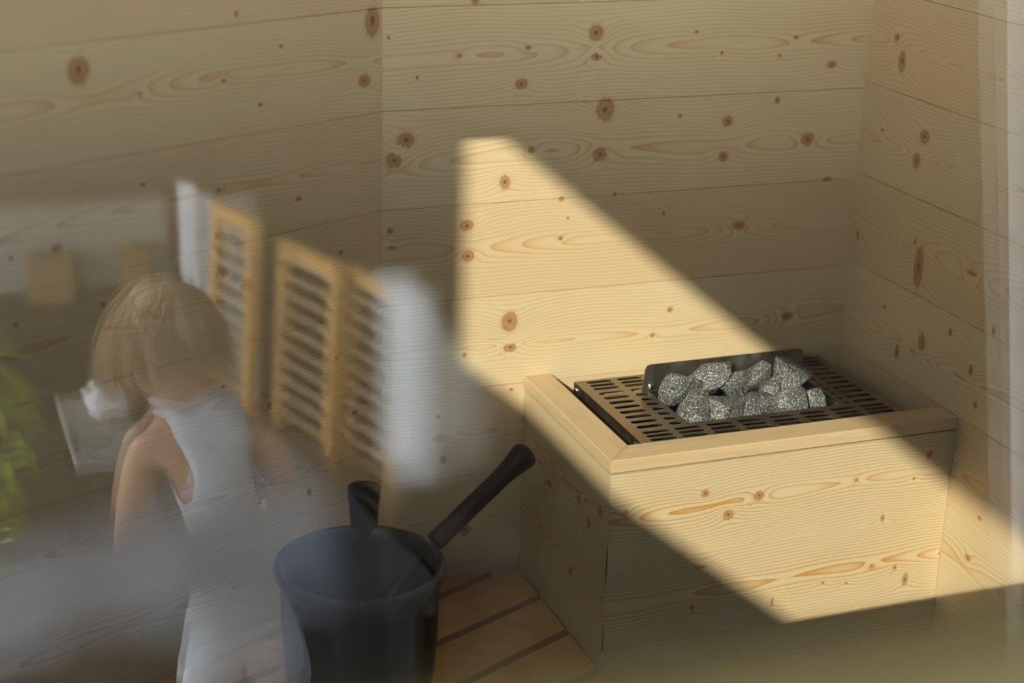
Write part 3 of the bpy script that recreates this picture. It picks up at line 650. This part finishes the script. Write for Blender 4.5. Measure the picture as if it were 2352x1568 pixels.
# ---- rack and cloths made up close to the glass to give soft bright blurs
def sheet(A, B, C_, D, name, label, cat, waves=4, amp=0.012, nu=48, nv=24, th=0.003, seed=0, group=None, mat=None, hem=0.0):
    A, B, C_, D = (Vector(p) for p in (A, B, C_, D)); n = (B - A).cross(D - A).normalized(); bm = bmesh.new(); G = []
    for layer in (0, 1):
        for j in range(nv + 1):
            for i in range(nu + 1):
                u, v = i / nu, j / nv; p = A.lerp(B, u).lerp(D.lerp(C_, u), v + hem * noise.noise(Vector((u * 3, seed, 0))) * v)
                p = p + n * (amp * (0.35 + 0.65 * v) * (math.sin(u * waves * 6.28 + seed + v * 0.8) + 0.5 * math.sin(u * waves * 11 + v * 2 + seed)) + layer * th)
                G.append(bm.verts.new(p))
    N1 = (nu + 1) * (nv + 1); ix = lambda l, j, i: G[l * N1 + j * (nu + 1) + i]
    for j in range(nv):
        for i in range(nu):
            bm.faces.new((ix(0, j, i), ix(0, j, i + 1), ix(0, j + 1, i + 1), ix(0, j + 1, i))); bm.faces.new((ix(1, j, i), ix(1, j + 1, i), ix(1, j + 1, i + 1), ix(1, j, i + 1)))
    for i in range(nu):
        for j in (0, nv): bm.faces.new((ix(0, j, i), ix(1, j, i), ix(1, j, i + 1), ix(0, j, i + 1)))
    for j in range(nv):
        for i in (0, nu): bm.faces.new((ix(0, j, i), ix(0, j + 1, i), ix(1, j + 1, i), ix(1, j, i)))
    return thing1(name, mir_bm(bm), mat or M_CLOTH, label, cat, group, True)
RA, RB = Vector((-1.45, -1.311, -0.14)), Vector((-1.287, -1.619, 0.04))
RA, RB = RA + (RA - RB) * 0.25, RB + (RA - RB) * 0.06
rk = empty('blur_cloth_rack', mirror(Vector((-1.37, -1.46, ZF)))); tag(rk, 'added thin dark rack holding the white blur cloths close to the glass', 'rack')
obj('rod', mir_bm(tube([RA, RB], 0.005, 10)), M_DARKM, rk, True)
for p in (RA, RB): obj('leg', mir_bm(tube([Vector((p.x, p.y, ZF)), Vector((p.x, p.y, p.z - 0.006))], 0.006, 10)), M_DARKM, rk, True)
dn = Vector((-0.006, -0.006, -0.058)); off = Vector((-0.012, -0.012, 0.008))
sheet(RA + off, RB + off, RB + dn, RA + dn + Vector((0, 0, -0.01)), 'blur_cloth', 'added white towel slanting across the lower left of the glass', 'blur_cloth', 2, 0.004, seed=1.0, hem=0.12, mat=M_BLUR)
# added stand with a made-up towel: the tall bright strip
TP = Vector((-1.118, -1.130, -0.020))
hk = empty('blur_cloth_stand', mirror(Vector((TP.x, TP.y, ZF)))); tag(hk, 'added dark upright stand under the tall bright towel', 'towel stand')
obj('pole', mir_bm(tube([Vector((TP.x, TP.y + .012, ZF)), Vector((TP.x, TP.y + .012, TP.z - 0.10))], 0.005, 10)), M_DARKM, hk, True)
obj('crossbar', mir_bm(tube([TP + Vector((-0.005, 0.012, -0.10)), TP + Vector((0.030, -0.060, -0.10))], 0.004, 10)), M_DARKM, hk, True)
sheet((-1.136, -1.104, -0.038), (-1.131, -1.205, -0.008), (-1.142, -1.255, -0.141), (-1.147, -1.158, -0.182), 'blur_cloth', 'added tall bright white towel strip beside the shutters', 'blur_cloth', 1.5, 0.003, seed=2.0)
sheet((-1.131, -1.211, -0.026), (-1.125, -1.309, -0.043), (-1.13, -1.327, -0.087), (-1.141, -1.255, -0.14), 'blur_cloth', 'added fainter grey towel edge right of the tall bright strip', 'blur_cloth', 1.0, 0.004, seed=3.0, mat=M_PALE)
# white curtain at the right edge: first fold coloured grey for its shade, then bright cloth
sheet((0.118, -0.10, 0.15), (0.165, -0.09, 0.15), (0.425, -0.09, -1.34), (0.378, -0.10, -1.34), 'curtain', 'narrow curtain fold coloured grey for shade, left of its bright part', 'curtain', 1, 0.006, 12, 40, seed=0.6, mat=M_PALE)
sheet((0.155, -0.13, 0.15), (0.75, -0.05, 0.15), (1.00, -0.05, -1.34), (0.410, -0.13, -1.34), 'curtain', 'bright white curtain reflected at the right edge', 'curtain', 4, 0.016, 90, 40, seed=0.6)
cr = empty('curtain_pole', mirror(Vector((0.45, -0.09, 0.165)))); tag(cr, 'dark pole carrying the white curtain', 'pole')
obj('rod', mir_bm(tube([(0.05, -0.115, 0.168), (0.85, -0.045, 0.168)], 0.010, 12)), M_DARKM, cr, True)
# dark daybed behind the child and a dark box added to hide the shutter feet
db = empty('daybed', mirror(Vector((-0.85, 0.7, ZF)))); tag(db, 'dark low daybed whose slanting edge cuts across the shutters', 'daybed')
obj('base', mir_bm(prism([(-1.06, 0.27), (-0.66, 0.27), (-0.80, 1.0), (-1.06, 1.0)], ZF, -1.13, 0.004)), M_POT, db)
obj('mattress', mir_bm(prism([(-1.07, 0.25), (-0.640, 0.25), (-0.765, 1.02), (-1.07, 1.02)], -1.1295, -1.05, 0.012)), M_DGREY, db)
thing1('masking_box', mbox((-0.585, 0.38, ZF), (-0.40, 0.60, -1.10), 0.006), M_POT, 'dark box added to hide the feet of the shutter leaves', 'planter')

# ---- the child, back turned, head bowed
def skin_mesh(name, joints, edges, root=0, levels=2):
    me = bpy.data.meshes.new(name); me.from_pydata([j[0] for j in joints], edges, []); o_ = bpy.data.objects.new(name, me); COL.objects.link(o_)
    sk = o_.modifiers.new('s', 'SKIN'); sk.use_smooth_shade = True; sk.branch_smoothing = 0.6
    for i, j in enumerate(joints):
        v = me.skin_vertices[0].data[i]; r = j[1]; v.radius = r if isinstance(r, tuple) else (r, r); v.use_root = (i == root)
    ss = o_.modifiers.new('b', 'SUBSURF'); ss.levels = levels; ss.render_levels = levels
    bpy.context.view_layer.update(); dg = bpy.context.evaluated_depsgraph_get()
    out = bpy.data.meshes.new_from_object(o_.evaluated_get(dg)); bpy.data.objects.remove(o_); return out
J = [((-1.065, -0.150, -0.860), (.082, .062)), ((-1.080, -0.150, -0.755), (.076, .056)), ((-1.098, -0.128, -0.640), (.086, .058)), ((-1.118, -0.105, -0.560), (.056, .042)),
     ((-1.130, -0.085, -0.515), .033), ((-1.140, -0.045, -0.490), .058), ((-1.142, -0.015, -0.455), .066),
     ((-1.197, -0.118, -0.580), .035), ((-1.222, -0.125, -0.690), .024), ((-1.232, -0.080, -0.795), .018), ((-1.232, -0.065, -0.822), .017),
     ((-1.020, -0.118, -0.590), .035), ((-0.992, -0.105, -0.695), .024), ((-1.010, -0.010, -0.765), .018), ((-1.016, 0.012, -0.780), .017),
     ((-1.112, -0.145, -0.915), .052), ((-1.118, -0.105, -1.095), .035), ((-1.118, -0.140, -1.290), .023), ((-1.120, -0.100, -1.325), .022), ((-1.122, -0.050, -1.333), .017),
     ((-1.018, -0.145, -0.915), .052), ((-1.010, -0.100, -1.095), .035), ((-1.008, -0.140, -1.290), .023), ((-1.008, -0.100, -1.325), .022), ((-1.006, -0.050, -1.333), .017)]
E_ = [(0, 1), (1, 2), (2, 3), (3, 4), (4, 5), (5, 6), (3, 7), (7, 8), (8, 9), (9, 10), (3, 11), (11, 12), (12, 13), (13, 14), (0, 15), (15, 16), (16, 17), (17, 18), (18, 19), (0, 20), (20, 21), (21, 22), (22, 23), (23, 24)]
for h, sx in ((10, -1), (14, 1)):                      # five fingers on each hand
    p = Vector(J[h][0]); dv = (p - Vector(J[h - 1][0])).normalized(); sv = Vector((1, 0.2, 0)).normalized()
    for k, (o_, L) in enumerate(((-0.012, .022), (-0.005, .030), (0.003, .032), (0.010, .028))):
        b0 = len(J); q1 = p + sv * o_ * 0.9 + dv * 0.016; q2 = q1 + dv * L * 0.5 + sv * o_ * 0.2; q3 = q2 + (dv + Vector((0, 0.5, -0.1))).normalized() * L * 0.5
        J += [(tuple(q1), .0052), (tuple(q2), .0046), (tuple(q3), .0040)]; E_ += [(h, b0), (b0, b0 + 1), (b0 + 1, b0 + 2)]
    b0 = len(J); q1 = p - sv * sx * 0.014 + dv * 0.002; q2 = q1 - sv * sx * 0.008 + dv * 0.014
    J += [(tuple(q1), .0058), (tuple(q2), .0048)]; E_ += [(h, b0), (b0, b0 + 1)]
body = skin_mesh('body', J, E_)
person = empty('person', mirror(Vector((-1.065, -0.15, ZF))))
tag(person, 'blond child in white tank top seen from behind, head bowed, reflected in the glass', 'person')
def under(name, me, mat, parent, smooth=True):
    bm = bmesh.new(); bm.from_mesh(me); bpy.data.meshes.remove(me); return obj(name, mir_bm(bm), mat, parent, smooth)
def garment(name, keep, offset, th, one=False):
    bm = bmesh.new(); bm.from_mesh(body); bm.normal_update()
    cut = [f for f in bm.faces if not keep(f.calc_center_median())]; bmesh.ops.delete(bm, geom=cut, context='FACES')
    bd = [v for v in bm.verts if v.is_boundary]
    for _ in range(8): bmesh.ops.smooth_vert(bm, verts=bd, factor=0.5, use_axis_x=True, use_axis_y=True, use_axis_z=True)
    seen, best = set(), []
    for v0 in (bm.verts if one else ()):                                # keep the one connected piece
        if v0 in seen: continue
        st, comp = [v0], []; seen.add(v0)
        while st:
            x = st.pop(); comp.append(x)
            for e in x.link_edges:
                y = e.other_vert(x)
                if y not in seen: seen.add(y); st.append(y)
        if len(comp) > len(best): best = comp
    bs = set(best)
    if one: bmesh.ops.delete(bm, geom=[v for v in bm.verts if v not in bs], context='VERTS')
    nm = {v: v.normal.copy() for v in bm.verts}
    for v in bm.verts: v.co += nm[v] * offset
    bm.normal_update(); bmesh.ops.solidify(bm, geom=bm.faces[:], thickness=-th)
    return obj(name, mir_bm(bm), M_SHIRT, person, True)
P0_, P1_ = Vector(J[0][0]), Vector(J[4][0]); AX = (P1_ - P0_); LAT = (Vector(J[11][0]) - Vector(J[7][0])).normalized()
def tank(c):
    t = (c - P0_).dot(AX) / AX.length_squared; s = (c - (P0_ + AX * t)).dot(LAT); h = t
    if not (-0.12 < h < 0.99) or c.z < -0.91: return False
    if h < 0.38: w_ = 0.100
    elif h < 0.70: w_ = 0.100 - (h - 0.38) / 0.32 * 0.062
    else: w_ = 0.038 + (h - 0.70) * 0.05
    return -w_ < s < (w_ + 0.022 if h > 0.38 else 0.102)
garment('tank_top', tank, 0.0045, 0.002)
garment('shorts', lambda c: -0.99 < c.z < -0.83 and abs(c.x + 1.065) < 0.11 and c.y < -0.06, 0.0075, 0.002, True)
hc = Vector((-1.142, -0.030, -0.466)); fd = Vector((0.0, 0.93, -0.36)).normalized(); upv = Vector((0, 0.36, 0.93)).normalized(); rt = Vector((1, 0, 0))
hd = bmesh.new(); bm_s = bmesh.ops.create_icosphere(hd, subdivisions=4, radius=1.0)
for v in hd.verts:
    x, y, z = v.co; r_ = Vector((x * 0.070, y * 0.083, z * 0.085))
    if y > 0 and z < 0: r_.x *= 1 - 0.35 * (-z) * y * 1.4
    if y > 0.8: r_.y += 0.010 * math.exp(-(x / 0.16) ** 2 - ((z + 0.12) / 0.22) ** 2)           # nose
    if y > 0.5: r_.y -= 0.007 * (math.exp(-((abs(x) - 0.38) / 0.16) ** 2 - ((z - 0.02) / 0.13) ** 2))   # sockets
    v.co = hc + rt * r_.x + fd * r_.y + upv * r_.z
head = obj('head', mir_bm(hd), M_SKIN, person, True)
bo = under('body', body, M_SKIN, person)
for sx in (-1, 1):
    c = hc + rt * (sx * 0.069) - fd * 0.004 - upv * 0.020; bm = bmesh.new(); bmesh.ops.create_icosphere(bm, subdivisions=3, radius=1)
    for v in bm.verts:
        q = v.co; dent = 0.5 if q.x * sx > 0.3 and (q.y ** 2 + q.z ** 2) < 0.35 else 1.0
        v.co = c + rt * q.x * 0.008 * dent + (fd * 0.9 - rt * sx * 0.4) * q.y * 0.012 + upv * q.z * 0.020
    obj('ear', mir_bm(bm), M_SKIN, head, True)
    bm = bmesh.new(); bmesh.ops.create_icosphere(bm, subdivisions=3, radius=0.0085); bmesh.ops.translate(bm, vec=hc + rt * sx * 0.026 + fd * 0.0685 + upv * 0.002, verts=bm.verts)
    obj('eye', mir_bm(bm), M_EYE, head, True)
obj('mouth', mir_bm(tube([hc + rt * s * 0.016 + fd * (0.079 - 0.006 * abs(s) * abs(s)) - upv * 0.040 for s in (-1, -.5, 0, .5, 1)], [.001, .003, .0035, .003, .001], 8)), M_LIP, head, True)
# hair: a close cap and loose strands falling over the nape and the left ear
hb = bmesh.new(); bmesh.ops.create_icosphere(hb, subdivisions=4, radius=1.0); kill = []
for v in hb.verts:
    x, y, z = v.co
    if (y > 0.35 and z < 0.45) or z < -0.62: kill.append(v); continue
    r_ = Vector((x * 0.078, y * 0.092, z * 0.093)) * (1 + 0.05 * noise.noise(v.co * 3) + 0.025 * noise.noise(Vector((x * 14, y * 3, z * 3))))
    v.co = hc + rt * r_.x + fd * r_.y + upv * (r_.z + 0.002)
bmesh.ops.delete(hb, geom=kill, context='VERTS')
hair = obj('hair', mir_bm(hb), M_HAIR, head, True)
rg = random.Random(11); bm = bmesh.new()
for k in range(900):
    a = rg.uniform(0, 2 * math.pi); e = rg.uniform(-0.05, 1.0)
    dr = (rt * math.cos(a) + fd * math.sin(a)) * math.cos(e * 1.45) + upv * math.sin(e * 1.45)
    if dr.dot(fd) > 0.55 and dr.dot(upv) < 0.55: continue
    p = hc + rt * dr.dot(rt) * 0.080 + fd * dr.dot(fd) * 0.094 + upv * dr.dot(upv) * 0.095
    out = Vector((dr.x, dr.y, dr.z)); side = -1 if dr.x < 0 else 1; pts = [p.copy()]; L = rg.uniform(0.06, 0.11) * (1.3 if dr.x < -0.2 else 1.0); nst = 7
    tg = -upv + rt * 0.25 * side; tg = tg - out * tg.dot(out); vel = (tg.normalized() + out * rg.uniform(0.0, 0.28) + Vector((rg.gauss(0, .16), rg.gauss(0, .16), rg.gauss(0, .1)))).normalized()
    for s in range(nst):
        vel = (vel + Vector((0, 0, -0.30)) + Vector((rg.gauss(0, .07), rg.gauss(0, .07), 0))).normalized(); p = p + vel * L / nst
        q = p - hc; l = Vector((q.dot(rt) / 0.079, q.dot(fd) / 0.093, q.dot(upv) / 0.094)); n_ = l.length
        if n_ < 1.0: p = hc + q / n_ * 1.01
        pts.append(p.copy())
    r0 = rg.uniform(0.0006, 0.0012); tube(pts, [r0 * (1 - 0.75 * i / nst) for i in range(nst + 1)], 4, bm, False)
obj('loose_strands', mir_bm(bm), M_HAIR, hair, True)
